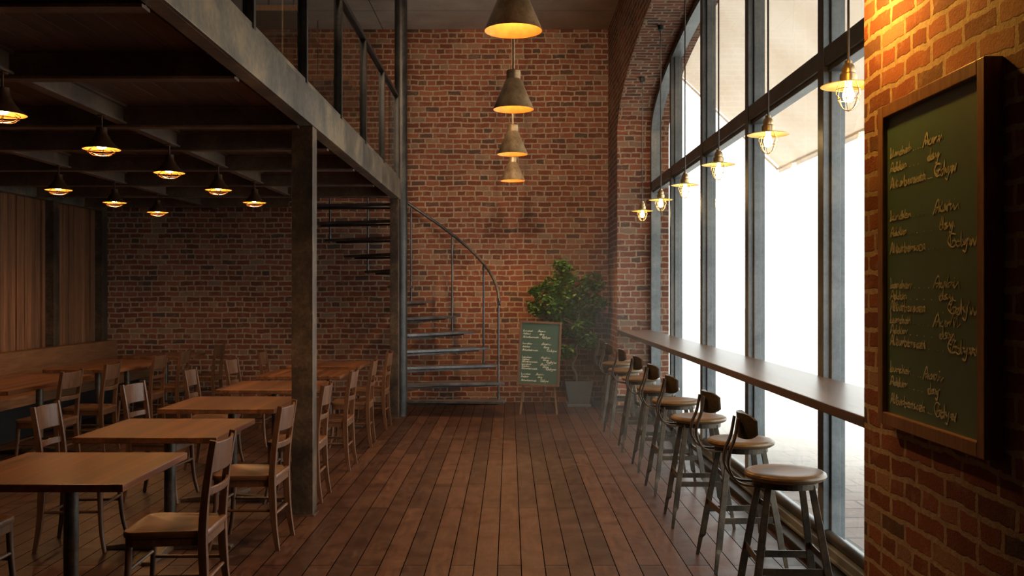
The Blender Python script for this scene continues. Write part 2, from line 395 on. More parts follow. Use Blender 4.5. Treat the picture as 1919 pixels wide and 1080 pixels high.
# right wall with its arched opening
bm = BM(); uvl = bm.loops.layers.uv.verify()
def quad(ps, uvs):
    f = bm.faces.new([bm.verts.new(p) for p in ps])
    for l, u in zip(f.loops, uvs): l[uvl].uv = u
    return f
def wallquad(x, ya, yb, za0, za1, zb0, zb1):
    quad([(x,ya,za0),(x,yb,zb0),(x,yb,zb1),(x,ya,za1)], [(ya,za0),(yb,zb0),(yb,zb1),(ya,za1)])
for x in (XR, XO):
    wallquad(x, YF, Y0, 0, ZC, 0, ZC); wallquad(x, Y1, YB, 0, ZC, 0, ZC)
NS = 64
ths = [math.pi - math.pi*i/NS for i in range(NS+1)]
ap = [(AC+AA*math.cos(t), AS+AB*math.sin(t)) for t in ths]
s = 0
for i in range(NS):
    (ya, za), (yb, zb) = ap[i], ap[i+1]
    for x in (XR, XO): wallquad(x, ya, yb, za, ZC, zb, ZC)
    d = math.hypot(yb-ya, zb-za)
    quad([(XR,ya,za),(XR,yb,zb),(XO,yb,zb),(XO,ya,za)], [(XR,s),(XR,s+d),(XO,s+d),(XO,s)]); s += d
for y in (Y0, Y1):
    quad([(XR,y,0),(XO,y,0),(XO,y,AS),(XR,y,AS)], [(XR,0),(XO,0),(XO,AS),(XR,AS)])
bmesh.ops.remove_doubles(bm, verts=bm.verts[:], dist=1e-5)
struct(obj('wall_right', bm, M['brick_right'], keepuv=True), 'brick wall with a wide arched window opening', 'wall')

# ------------------------------------------------------------------ window
WX0, WX1, WG = 1.83, 1.95, 1.895
mull = [3.90, 5.63, 7.37, 9.10, 10.84]
edges = [Y0] + mull[1:] + [Y1-.02]
for i in range(5):
    a, b = edges[i], edges[i+1]
    w = bpy.data.objects.new('window_%d' % (i+1), None); COL.objects.link(w); w.location = (WX0, a, 0)
    struct(w, ['tall window bay nearest the viewer, partly behind the brick pier','second tall window bay from the viewer','middle tall window bay','fourth tall window bay from the viewer','far narrow window bay beside the distant pier'][i], 'window')
    g = .0 if i == 0 else -.0
    # lower pane / upper pane
    ylo, yhi = a+(.03 if i else .0), b-.11
    if i == 4: yhi = b-.04
    bm = BM(); box(bm, WG-WX0-.006, WG-WX0+.006, ylo-a, yhi-a, .17, 2.895); obj('lower_pane', bm, M['glass'], w)
    pts = [(WG-WX0-.006, ylo-a, 2.99), (WG-WX0-.006, yhi-a, 2.99)]
    for k in range(13):
        y = yhi + (ylo-yhi)*k/12; y = min(max(y, Y0+.06), Y1-.06)
        pts.append((WG-WX0-.006, y-a, arch(y)-.05))
    bm = BM(); prism(bm, pts, (.012,0,0)); obj('upper_pane', bm, M['glass'], w)
    bm = BM(); box(bm, 0, WX1-WX0, .0, b-a, 2.88, 2.99)
    box(bm, .02, WX1-WX0-.02, .0, b-a, 2.85, 2.88); obj('transom', bm, M['window_steel'], w, bevel=.004)
    if i < 4:
        yt = b
        bm = BM(); box(bm, -.005, WX1-WX0+.005, b-.1-a, b-a, .03, arch(yt)-.02)
        box(bm, .035, WX1-WX0-.03, b-.125-a, b-.1-a, .15, arch(yt)-.06); box(bm, .035, WX1-WX0-.03, b-a, b+.025-a, .15, arch(yt)-.06)
        obj('mullion', bm, M['window_steel'], w, bevel=.004)
# frame following the arch and jambs
bm = BM()
path = [(0, Y0+.045, .03)] + [(0, AC+(AA-.045)*math.cos(t), AS+(AB-.045)*math.sin(t)) for t in ths] + [(0, Y1-.045, .03)]
path = [Vector((WX0+(WX1-WX0)/2, y, z)) for _, y, z in path]
sweep(bm, path, rect(.085, WX1-WX0), ref=(1,0,0))
struct(obj('trim_1', bm, M['window_steel']), 'steel frame following the arched window opening', 'window frame')
bm = BM(); box(bm, 1.72, 2.02, Y0, Y1, 0, .05)
struct(obj('trim_2', bm, M['dark'], bevel=.006), 'dark curb along the foot of the window', 'curb')
bm = BM(); box(bm, 1.80, 1.96, Y0, Y1, .05, .125); box(bm, 1.785, 1.80, Y0, Y1, .065, .085)
struct(obj('trim_3', bm, M['window_steel'], bevel=.004), 'pale metal sill strip along the foot of the window', 'sill')
bm = BM(); tube(bm, [(1.855, Y0, .155), (1.855, Y1, .155)], .032, 14)
struct(obj('trim_4', bm, M['rail_steel'], smooth=True), 'round dark bar on top of the window sill', 'sill bar')

# ------------------------------------------------------------------ outside
bm = BM(); box(bm, XO, 60, -20, 90, -.16, -.03); struct(obj('pavement', bm, M['pavement']), 'brick pavement outside the windows, distant glare painted in', 'pavement')
aw = thing('street_awning', 'cream canvas awning sloping down outside above the windows', 'awning', (2.07, 0, 0))
bm = BM(); prism(bm, [(.02,3,4.55),(1.45,3,3.22),(1.45,3,3.12),(1.44,3,3.12),(1.44,3,3.21),(.02,3,4.53)], (0,9.4,0)); obj('canvas', bm, M['tarp'], aw)
bm = BM(); 
for y in (3.02, 12.38): tube(bm, [(.02,y,4.5),(1.42,y,3.17)], .015, 8)
tube(bm, [(1.42,3,3.17),(1.42,12.4,3.17)], .015, 8); obj('awning_frame', bm, M['tarp'], aw)

# ------------------------------------------------------------------ counter
ct = thing('bar_counter', 'long dark wooden bar counter running below the windows', 'counter', (1.4, Y0, 0))
bm = BM(); box(bm, 0, .432, .002, Y1-Y0-.002, 1.03, 1.075); obj('worktop', bm, M['counter_wood'], ct, bevel=.005)
for b in mull[1:]:
    bm = BM(); box(bm, .12, .43, b-Y0-.065, b-Y0-.035, .99, 1.03); obj('bracket', bm, M['rail_steel'], ct)

# ------------------------------------------------------------------ mezzanine
FX = -1.37
mz = thing('mezzanine', 'steel-framed mezzanine with plank underside over the dining tables', 'mezzanine', (0,0,2.73))
bm = BM(); x = XL+.01
while x < FX-.10:
    x2 = min(x+.134, FX-.1)
    box(bm, x, x2, YF+.01, 12.08 if x > -2.95 else YB-.01, .13, .17); x += .14
obj('deck_boards', bm, M['deck_wood'], mz, bevel=.003)
bm = BM(); box(bm, XL+.02, FX-.11, YF+.01, 12.08, .172, .25); box(bm, XL+.02, -2.95, 12.08, YB-.01, .172, .25); obj('deck_slab', bm, M['dark'], mz)
bm = BM(); box(bm, FX-.02, FX, YF+.01, 12.1, .0, .25); box(bm, FX-.10, FX-.02, YF+.01, 12.1, 0, .022); box(bm, FX-.10, FX-.02, YF+.01, 12.1, .228, .25); 
obj('fascia_beam', bm, M['beam'], mz, bevel=.003)
def ibeam(bm, axis, c, a, b, z0, z1, w=.085, t=.014):
    if axis == 'x':
        box(bm, a, b, c-w/2, c+w/2, z0, z0+t); box(bm, a, b, c-w/2, c+w/2, z1-t, z1); box(bm, a, b, c-.008, c+.008, z0+t, z1-t)
    else:
        box(bm, c-w/2, c+w/2, a, b, z0, z0+t); box(bm, c-w/2, c+w/2, a, b, z1-t, z1); box(bm, c-.008, c+.008, a, b, z0+t, z1-t)
js = [-1.3, 0, 1.28, 2.56, 3.84, 5.12, 6.62, 7.68, 8.97, 10.27, 11.5, 12.8]
for y in js:
    bm = BM(); ibeam(bm, 'x', y, XL+.02, FX-.1 if y < 12.1 else -2.97, -.02, .13); obj('joist', bm, M['joist'], mz)
for xx in (-2.68, -4.15):
    prev = YF+.01
    for y in js + [YB]:
        if xx > -2.9 and y > 12.1: break
        bm = BM(); ibeam(bm, 'y', xx, prev+.05, y-.05, 0, .13, .07); obj('cross_beam', bm, M['joist'], mz)
        prev = y
bm = BM(); box(bm, -5.845, -5.72, YF+.01, YB-.01, -.02, .125); obj('ledger_beam', bm, M['beam'], mz)
def column(name, label, x0, x1, y0, y1, z1=2.73):
    t = thing(name, label, 'column', ((x0+x1)/2, (y0+y1)/2, 0), 0, 'square steel columns')
    w, d = (x1-x0)/2, (y1-y0)/2
    bm = BM(); box(bm, -w, w, -d, d, .012, z1-.0); obj('shaft', bm, M['steel'], t, bevel=.004)
    bm = BM(); box(bm, -w-.012, w+.012, -d-.012, d+.012, 0, .012); obj('base_plate', bm, M['steel'], t)
    return t
column('steel_column', 'square dark steel column in front, standing among the dining chairs', -1.525, -1.376, 6.64, 6.78, 2.729)
column('steel_column', 'square steel column at the beam end, beside the spiral stair pole', -1.48, -1.375, 11.74, 11.86, 2.729)
column('steel_column', 'steel wall column between the two wood-panelled bays', -5.85, -5.70, 11.88, 12.03, 2.71)
column('steel_column', 'steel wall column in the corner with the brick back wall', -5.85, -5.70, 13.30, 13.47, 2.71)

# ------------------------------------------------------------------ glass railing
gr = thing('glass_railing', 'steel and glass balustrade along the mezzanine edge', 'railing', (-1.42, 0, 2.98))
bm = BM(); box(bm, -.03, .03, YF+.02, 11.9, 0, .045); obj('bottom_rail', bm, M['beam'], gr, bevel=.003)
bm = BM(); box(bm, -.025, .035, YF+.02, 11.9, 1.02, 1.06); obj('top_rail', bm, M['rail_steel'], gr, bevel=.004)
ps = [-.2+1.34*k-1.34 for k in range(11)]
ps = [y for y in ps if y < 12]
ps = [-1.55, -.21, 1.13, 2.47, 3.81, 5.15, 6.49, 7.83, 9.17, 10.5, 11.85]
for i, y in enumerate(ps):
    bm = BM(); box(bm, -.022, .04, y-.022, y+.022, .0, 1.02); obj('post', bm, M['rail_steel'], gr, bevel=.003)
    if i: 
        bm = BM(); box(bm, -.006, .006, ps[i-1]+.03, y-.03, .055, 1.01); obj('glass_panel', bm, M['rail_glass'], gr)

# things in the loft
for k, (y, w, lab) in enumerate(((10.25, .30, 'dark tapered extractor hood hanging over the near part of the loft'), (13.05, .36, 'dark tapered extractor hood hanging by the back wall above the spiral stair'))):
    zb = 4.27 if k == 0 else 4.16
    h = thing('extractor_hood', lab, 'hood', (-2.42, y, zb), 0, 'dark hoods in the loft')
    bm = BM(); d = .25 if k == 0 else .32
    lo = [(-w,-d,0),(w+.05,-d,0),(w+.05,d,0),(-w,d,0)]; hi = [(-w,-d,.26),(w-.12,-d,.26),(w-.12,d,.26),(-w,d,.26)]
    a = [bm.verts.new(p) for p in lo]; b = [bm.verts.new(p) for p in hi]
    bm.faces.new(a[::-1]); bm.faces.new(b)
    for i in range(4): bm.faces.new((a[i], a[(i+1)%4], b[(i+1)%4], b[i]))
    obj('shade', bm, M['dark'], h)
    bm = BM(); box(bm, -w-.02, w-.10, -d, d, .26, .32); obj('top_board', bm, M['cabinet_wood'], h)
    bm = BM(); 
    for xx in (-w*.6, w*.3): tube(bm, [(xx,0,.32),(xx,0,5.3-zb)], .01, 6)
    obj('hanger', bm, M['rail_steel'], h)
cb = thing('wooden_cabinet', 'brown wooden cabinet against the brick wall up on the loft', 'cabinet', (-3.6, 13.3, 2.98))
bm = BM(); 
for xx in (-.55, 0, .52): box(bm, xx-.02, xx+.02, -.17, .17, 0, 2.16)
for zz in (.02, .75, 1.45, 2.14): box(bm, -.57, .54, -.17, .17, zz-.02, zz+.02)
box(bm, -.55, .52, .15, .17, 0, 2.14); obj('carcass', bm, M['cabinet_wood'], cb)
for xx in (-.53, .02):
    bm = BM(); box(bm, xx, xx+.48, -.19, -.172, .78, 1.42); box(bm, xx+.06, xx+.42, -.196, -.19, .84, 1.36)
    o = obj('door', bm, M['cabinet_wood'], cb, bevel=.004)
    bm = BM(); tube(bm, [(xx+.44,-.205,1.05),(xx+.44,-.205,1.17)], .006, 6); obj('handle', bm, M['brass'], o)

# ------------------------------------------------------------------ left wall panelling, banquette
def panel(y0, y1, label):
    t = thing('wood_panelling', label, 'panelling', (XL, y0, .3))
    bm = BM(); y = 0; rr = random.Random(int(y0*10))
    while y < y1-y0-.02:
        w = min(rr.choice((.06,.08,.085,.1,.12,.13)), y1-y0-y); d = rr.choice((.02,.026,.034,.045))
        box(bm, .003, d, y+.003, y+w-.003, 0, 2.41); y += w
    obj('boards', bm, M['panel_wood'], t, bevel=.003)
panel(5.0, 11.88, 'vertical wooden boards on the left wall, nearer bay')
panel(12.03, 13.30, 'vertical wooden boards in the narrower bay next to the brick back wall')
bq = thing('banquette', 'long wooden bench with a tall plank back along the left wall', 'bench', (-5.85, 5.0, 0))
bm = BM(); box(bm, .15, .30, 0, 8.44, .30, .89); obj('backrest', bm, M['bench_wood'], bq, bevel=.006)
bm = BM(); box(bm, .30, .77, 0, 8.44, .37, .48); obj('seat', bm, M['bench_wood'], bq, bevel=.006)
bm = BM(); box(bm, .17, .62, .02, 8.42, 0, .37); obj('plinth', bm, M['dark'], bq)

# ------------------------------------------------------------------ tables
def make_table(label, x0, x1, y0, y1, two=False, group='square wooden dining tables'):
    cx, cy = (x0+x1)/2, (y0+y1)/2; w, d = (x1-x0)/2, (y1-y0)/2
    t = thing('dining_table', label, 'table', (cx, cy, 0), 0, group)
    bm = BM(); box(bm, -w, w, -d, d, .705, .74); obj('tabletop', bm, M['table_wood'], t, bevel=.004)
    bm = BM(); box(bm, -w*.6, w*.6, -.03, .03, .69, .705); box(bm, -.03, .03, -d*.6, d*.6, .69, .705); obj('top_bracket', bm, M['steel'], t)
    for yy in (two or (0,)):
        bm = BM(); tube(bm, [(0,yy,.05),(0,yy,.69)], .034, 16); p = obj('pedestal', bm, M['steel'], t, smooth=True)
        bm = BM()
        for k in range(4):
            a = k*math.pi/2; ca, sa = math.cos(a), math.sin(a)
            pts = []
            for rr_, hh in ((.02,.06),(.38,.025)):
                pts.append((rr_*ca, rr_*sa+yy, hh))
            L0 = [(.0,-.035,0),(.0,.035,0),(.38,.03,0),(.38,-.03,0)]
            top = [(.0,-.035,.065),(.0,.035,.065),(.38,.03,.022),(.38,-.03,.022)]
            va = [bm.verts.new((px*ca-py*sa, px*sa+py*ca+yy, pz)) for px,py,pz in L0]
            vb = [bm.verts.new((px*ca-py*sa, px*sa+py*ca+yy, pz)) for px,py,pz in top]
            bm.faces.new(va[::-1]); bm.faces.new(vb)
            for i in range(4): bm.faces.new((va[i], va[(i+1)%4], vb[(i+1)%4], vb[i]))
        obj('cross_foot', bm, M['steel'], t, bevel=.004)
    return t
tl = ['square wooden table nearest the camera, cut off at the left edge of the photo',
      'square wooden table just behind the nearest one, left of the front steel column',
      'third square wooden table back, its corner touching the front steel column',
      'fourth square wooden table back, partly hidden behind the front steel column',
      'fifth square wooden table back, one before the last in the aisle row',
      'farthest square table of the aisle row, close to the brick wall and stair']
for k in range(6):
    y = 4.09+1.31*k if k < 5 else 10.55
    make_table(tl[k], -2.49, -1.665, y, y+.82)
make_table('long wooden table nearest the camera beside the wall bench', -4.97, -4.17, 7.90, 9.53, (-.295, .52), 'wooden tables along the wall bench')
make_table('long wooden table in the middle of the row beside the wall bench', -4.97, -4.17, 10.1, 11.65, (-.325, .475), 'wooden tables along the wall bench')
make_table('small dark-edged table at the end of the bench by the brick back wall', -4.97, -4.16, 12.2, 13.0, False, 'wooden tables along the wall bench')

# ------------------------------------------------------------------ dining chairs (facing local -x, back at +x)
def make_chair(label):
    t = thing('dining_chair', label, 'chair', (0,0,0), 0, 'wooden dining chairs')
    # seat outline: wider in front, rounded
    W0, W1, F, B = .205, .175, -.20, .19
    def outline(k):
        pts = []
        cs = [(F, W0, .05), (B, W1, .03)]
        rr = []
        for (cx, cy, rad, a0) in ((F, -W0, .055, 180), (B, -W1, .03, 270), (B, W1, .03, 0), (F, W0, .055, 90)):
            ox = cx + (rad if cx < 0 else -rad); oy = cy + (rad if cy < 0 else -rad)
            for j in range(5):
                a = R(a0 + j*22.5); rr.append((ox+rad*math.cos(a), oy+rad*math.sin(a)))
        # slight bow of the front edge
        return [(x*k, y*k) for x, y in rr]
    bm = BM(); layers = [(1.0,.425),(1.015,.435),(1.015,.448),(1.0,.455),(.93,.455),(.88,.447)]
    rings = [[bm.verts.new((x, y, z)) for x, y in outline(k)] for k, z in layers]
    for A, B_ in zip(rings, rings[1:]):
        for j in range(len(A)): bm.faces.new((A[j], A[(j+1)%len(A)], B_[(j+1)%len(A)], B_[j]))
    bm.faces.new(rings[0][::-1]); bm.faces.new(rings[-1])
    obj('seat', bm, M['seat_wood'], t, smooth=True)
    bm = BM(); o1 = outline(.97); o2 = outline(.90); n = len(o1)
    A = [bm.verts.new((x,y,.385)) for x,y in o1]; B_ = [bm.verts.new((x,y,.427)) for x,y in o1]
    C = [bm.verts.new((x,y,.427)) for x,y in o2]; D = [bm.verts.new((x,y,.385)) for x,y in o2]
    for P, Q in ((A,B_),(B_,C),(C,D),(D,A)):
        for j in range(n): bm.faces.new((P[j], P[(j+1)%n], Q[(j+1)%n], Q[j]))
    obj('apron', bm, M['chair_wood'], t, smooth=True)
    for s in (-1, 1):
        bm = BM(); pts = smooth_path([(-.172, s*.172, .425), (-.176, s*.176, .28), (-.188, s*.188, .12), (-.212, s*.205, 0)], 5)
        n = len(pts); sweep(bm, pts, circ(.018, 10), ref=(0,1,0), scales=[1.0-.32*i/(n-1) for i in range(n)]); obj('front_leg', bm, M['chair_wood'], t, smooth=True)
        bm = BM(); pts = smooth_path([(.205, s*.185, 0), (.183, s*.178, .14), (.170, s*.172, .30), (.168, s*.172, .46), (.185, s*.175, .66), (.218, s*.178, .875)], 5)
        n = len(pts); sc_ = [(.75+.5*min(1,i/(n*.4))) if i < n*.5 else 1.25-.35*(i/(n-1)-.5)*2 for i in range(n)]
        sweep(bm, pts, [(-.013,-.015),(-.006,-.018),(.006,-.018),(.013,-.015),(.013,.015),(.006,.018),(-.006,.018),(-.013,.015)], ref=(1,0,0), scales=sc_)
        p = obj('back_post', bm, M['chair_wood'], t, smooth=True)
    def slat(name, z0, z1, bow, th=.014):
        bm = BM(); K = 10; rows = []
        for i in range(K+1):
            u = -1+2*i/K; y = u*.168
            for zz in (z0, z1):
                lean = .168+ (zz-.46)*.118 + bow*(1-u*u)
                rows.append((lean, y, zz))
        vs = [[bm.verts.new((x-th/2, y, z)) for x, y, z in rows], [bm.verts.new((x+th/2, y, z)) for x, y, z in rows]]
        for i in range(K):
            a, b, c, d = 2*i, 2*i+2, 2*i+3, 2*i+1
            bm.faces.new([vs[0][j] for j in (a,b,c,d)]); bm.faces.new([vs[1][j] for j in (d,c,b,a)])
            bm.faces.new((vs[0][a], vs[1][a], vs[1][b], vs[0][b])); bm.faces.new((vs[0][d], vs[0][c], vs[1][c], vs[1][d]))
        for e in (0, 2*K): bm.faces.new((vs[0][e], vs[0][e+1], vs[1][e+1], vs[1][e]))
        obj(name, bm, M['chair_wood'], t, bevel=.003)
    slat('backrest', .72, .862, .028); slat('back_slat', .615, .652, .028)
    for pts in ([(-.180,-.178,.24),(.172,-.172,.24)], [(-.180,.178,.24),(.172,.172,.24)], [(-.178,-.176,.27),(-.178,.176,.27)], [(.172,-.172,.21),(.172,.172,.21)]):
        bm = BM(); tube(bm, pts, .009, 8); obj('stretcher', bm, M['chair_wood'], t, smooth=True)
    return t
side = {'A': ['aisle', -1.605], }
C = []
labA = ['wooden chair nearest the camera on the aisle side, pushed to the nearest table',
        'wooden chair left of the front steel column, pushed to the second table',
        'wooden chair just right of the front steel column, at the third table',
        'wooden aisle chair at the fourth table, between the two steel columns',
        'wooden aisle chair at the fifth table, seen edge-on against the brick wall',
        'farthest aisle-side wooden chair, partly hidden by the stair-side column']
yA = [4.60, 5.94, 7.22, 8.48, 9.74, 11.0]
for l, y, rz in zip(labA, yA, (2,-1,1,0,2,-1)): C.append((l, -1.605, y, R(rz)))
labD = ['dark wooden chair cut off at the bottom left corner of the photo',
        'wooden chair on the wall side of the second table, its back above the nearest tabletop',
        'wooden chair on the wall side of the third table, back seen above the second tabletop',
        'wooden chair on the wall side of the fourth table, back seen above the third tabletop',
        'wooden chair on the wall side of the fifth table, back seen above the fourth tabletop',
        'wooden chair on the wall side of the farthest aisle table, small against the bricks']
yD = [4.55, 5.90, 7.24, 8.55, 9.80, 11.05]
for l, y, rz in zip(labD, yD, (0,4,-3,3,-2,3)): C.append((l, -2.66, y, math.pi+R(rz)))
labE = ['wooden chair at the near end of the nearest bench-side table',
        'wooden chair at the far end of the nearest bench-side table',
        'wooden chair at the near end of the middle bench-side table',
        'wooden chair at the far end of the middle bench-side table',
        'wooden chair standing by the small table against the brick back wall']
yE = [8.42, 9.27, 10.55, 11.35, 12.72]
for l, y, rz in zip(labE, yE, (-2,2,-1,2,0)): C.append((l, -4.09, y, R(rz)))
first = make_chair(C[0][0]); first.location = (C[0][1], C[0][2], 0); first.rotation_euler = (0,0,C[0][3])
for l, x, y, rz in C[1:]: dup(first, (x,y,0), rz, l)

# ------------------------------------------------------------------ bar stools (facing +x, back at -x)
def make_stool(label):
    t = thing('bar_stool', label, 'stool', (0,0,0), 0, 'bar stools along the window counter')
    bm = BM(); lathe(bm, [(0,.684),(.150,.684),(.172,.687),(.185,.695),(.190,.706),(.187,.716),(.178,.722),(.165,.724),(.12,.7215),(0,.719)], 48); obj('seat', bm, M['stool_wood'], t, smooth=True)
    bm = BM(); lathe(bm, [(.135,.655),(.150,.655),(.150,.684),(.135,.684)], 40, close=True); obj('seat_ring', bm, M['stool_steel'], t)
    for sx in (-1,1):
        for sy in (-1,1):
            bm = BM(); pts = [(sx*.098, sy*.098, .672), (sx*.125, sy*.125, .50), (sx*.162, sy*.162, .25), (sx*.178, sy*.178, .13), (sx*.187, sy*.187, .11), (sx*.203, sy*.203, 0)]
            sweep(bm, pts, rect(.026,.012), ref=(0,1,0), scales=[1.15,1.25,1.35,1.35,.95,.75]); obj('leg', bm, M['stool_steel'], t, bevel=.002)
    q = .155
    for a, b, z in (((-q,-q),(q,-q),.285), ((-q,q),(q,q),.285), ((-q,-q),(-q,q),.33), ((q,-q),(q,q),.33)):
        bm = BM(); sweep(bm, [(a[0],a[1],z),(b[0],b[1],z)], rect(.006,.034), ref=(0,0,1)); obj('footrest', bm, M['stool_steel'], t)
    for s in (-1, 1):
        bm = BM(); pts = smooth_path([(-.05, s*.062, .668), (-.16, s*.062, .662), (-.235, s*.062, .680), (-.275, s*.062, .745), (-.272, s*.058, .81), (-.246, s*.052, .88), (-.229, s*.045, .975)], 6)
        sweep(bm, pts, rect(.036,.009), side=(0,1,0)); obj('back_strap', bm, M['stool_steel'], t, bevel=.002)
    # curved oval backrest plate
    bm = BM(); K, J = 16, 6; grid = []
    for th in (-.0055, .0055):
        g = []
        for i in range(K+1):
            u = -1+2*i/K; col = []
            hh = .060*math.sqrt(max(.30, 1-abs(u)**7))
            for j in range(J+1):
                v = -1+2*j/J; y = u*.125; z = .940+v*hh
                x = -.219 + .060*u*u + th - (z-.945)*.18*-1*0
                x -= (z-.945)*.05
                x += .0
                col.append(bm.verts.new((x, y, z)))
            g.append(col)
        grid.append(g)
    for g in grid:
        for i in range(K):
            for j in range(J): bm.faces.new((g[i][j], g[i+1][j], g[i+1][j+1], g[i][j+1]))
    A, B_ = grid
    for i in range(K):
        bm.faces.new((A[i][0], A[i+1][0], B_[i+1][0], B_[i][0])); bm.faces.new((A[i][J], A[i+1][J], B_[i+1][J], B_[i][J]))
    for j in range(J):
        bm.faces.new((A[0][j], A[0][j+1], B_[0][j+1], B_[0][j])); bm.faces.new((A[K][j], A[K][j+1], B_[K][j+1], B_[K][j]))
    obj('backrest', bm, M['stool_steel'], t, smooth=True)
    return t
names = ['nearest bar stool, in front of the right brick pier, whole round seat visible', 'second bar stool from the camera, behind the nearest one',
         'third bar stool from the camera', 'fourth bar stool from the camera', 'fourth bar stool counting from the far brick pier',
         'third bar stool counting from the far brick pier', 'second bar stool counting from the far brick pier', 'farthest bar stool, beside the potted tree and far brick pier']
sy = [4.50, 5.48, 6.49, 7.49, 8.44, 9.46, 10.44, 11.42]
sx = [1.305, 1.335, 1.29, 1.31, 1.32, 1.305, 1.27, 1.30]
st = make_stool(names[0]); st.location = (sx[0], sy[0], 0); st.rotation_euler = (0,0,R(-3))
for k in range(1, 8): dup(st, (sx[k], sy[k], 0), R((0,3,-2,2,0,-2,4,1)[k]), names[k])

# ------------------------------------------------------------------ spiral stair
PX, PY = -1.375, 12.02
ss = thing('spiral_staircase', 'blue-grey steel spiral staircase against the brick wall', 'staircase', (PX, PY, 0))
bm = BM(); tube(bm, [(0,0,0),(0,0,ZC)], .080, 24); obj('centre_pole', bm, M['rail_steel'], ss, smooth=True)
def pol(r, a, z): return (r*math.cos(R(a)), r*math.sin(R(a)), z)
rise = .2077
for k in range(14):
    a = -1+14*k; z = .20+rise*k; r1 = 1.315
    bm = BM()
    pts = [pol(.07, a-24, 0), pol(r1, a-8, 0), pol(r1+.003, a, 0), pol(r1, a+8, 0), pol(.07, a+24, 0)]
    prism(bm, [(p[0],p[1],z-.032) for p in pts], (0,0,.032))
    tr = obj('tread', bm, M['stair_steel'], ss, bevel=.003)
    bm = BM(); prism(bm, [pol(.07,a-8,z-.075), pol(r1-.08,a-2.2,z-.055), pol(r1-.08,a+2.2,z-.055), pol(.07,a+8,z-.075)], (0,0,.024)); obj('tread_bracket', bm, M['rail_steel'], tr)
    if k % 2 == 0 and k <= 12:
        bm = BM(); b = a+7; top = 1.33 if k else 1.30
        tube(bm, [pol(1.24,b,z-.04), pol(1.24,b,z+top)], .0135, 10); obj('baluster', bm, M['stair_steel'], ss, smooth=True)
        bm = BM(); tube(bm, [pol(1.24,b,z), pol(1.24,b,z+.05)], .02, 10); tube(bm, [pol(1.24,b,z+top-.09), pol(1.24,b,z+top-.05)], .018, 10); obj('baluster_collar', bm, M['stair_steel'], ss, smooth=True)
bm = BM(); pts = []
for i in range(61):
    a = 2 + (182-2)*i/60; pts.append(pol(1.24, a, .20+rise*(a-6)/14+1.33))
tube(bm, pts, .021, 12); tube(bm, [pol(1.24,3,1.50), pol(1.25,1,1.45), pol(1.25,2,1.40)], .016, 8); obj('handrail', bm, M['stair_steel'], ss, smooth=True)

# ------------------------------------------------------------------ pendants
def down_lamp(t, z, watts, col, ang):
    l = bpy.data.lights.new('lamp_glow', 'SPOT'); l.energy = watts; l.color = col; l.spot_size = R(ang); l.spot_blend = .5; l.shadow_soft_size = .03
    o = bpy.data.objects.new('lamp_glow', l); COL.objects.link(o); o.parent = t; o.location = (0,0,z); return o
def make_cone_pendant(label):
    t = thing('cone_pendant_lamp', label, 'pendant lamp', (0,0,0), 0, 'brass cone pendants over the aisle')
    bm = BM(); lathe(bm, [(0,2.33),(.05,2.33),(.05,2.30),(0,2.30)], 20); obj('canopy', bm, M['brass'], t)
    bm = BM(); tube(bm, [(0,0,.295),(0,0,2.31)], .011, 10); obj('rod', bm, M['brass'], t, smooth=True)
    bm = BM(); lathe(bm, [(0,.302),(.048,.302),(.054,.296),(.054,.235),(.062,.225),(.158,0),(.155,0),(.058,.222),(.050,.235),(.050,.292),(0,.292)], 48); obj('lamp_shade', bm, M['brass'], t, smooth=True)
    bm = BM(); lathe(bm, [(.156,.001),(.1535,.001),(.0565,.221),(.0585,.223)], 48); 
    o = obj('shade_lining', bm, M['lamp_inside'], t, smooth=True)
    bm = BM(); lathe(bm, [(0,.285),(.02,.285),(.02,.175),(0,.175)], 16); obj('socket', bm, M['brass'], t)
    bm = BM(); lathe(bm, [(0,.05),(.022,.057),(.036,.078),(.040,.10),(.034,.13),(.021,.155),(.016,.178),(0,.178)], 16); obj('bulb', bm, M['bulb_pendant'], t, smooth=True)
    down_lamp(t, .045, 130, (1,.52,.2), 125)
    return t
cl = ['largest brass cone pendant at the top edge of the photo', 'second brass cone pendant from the top, full cone and neck visible', 'third brass cone pendant from the top of the line', 'lowest and smallest looking brass cone pendant in the aisle line']
cp = [(5.1,2.972),(7.3,2.967),(9.68,2.985),(12.0,3.0)]
c0 = make_cone_pendant(cl[0]); c0.location = (.02, cp[0][0], 2.97)
for k in (1,2,3): dup(c0, (.03 if k < 3 else .04, cp[k][0], 2.97), 0, cl[k])

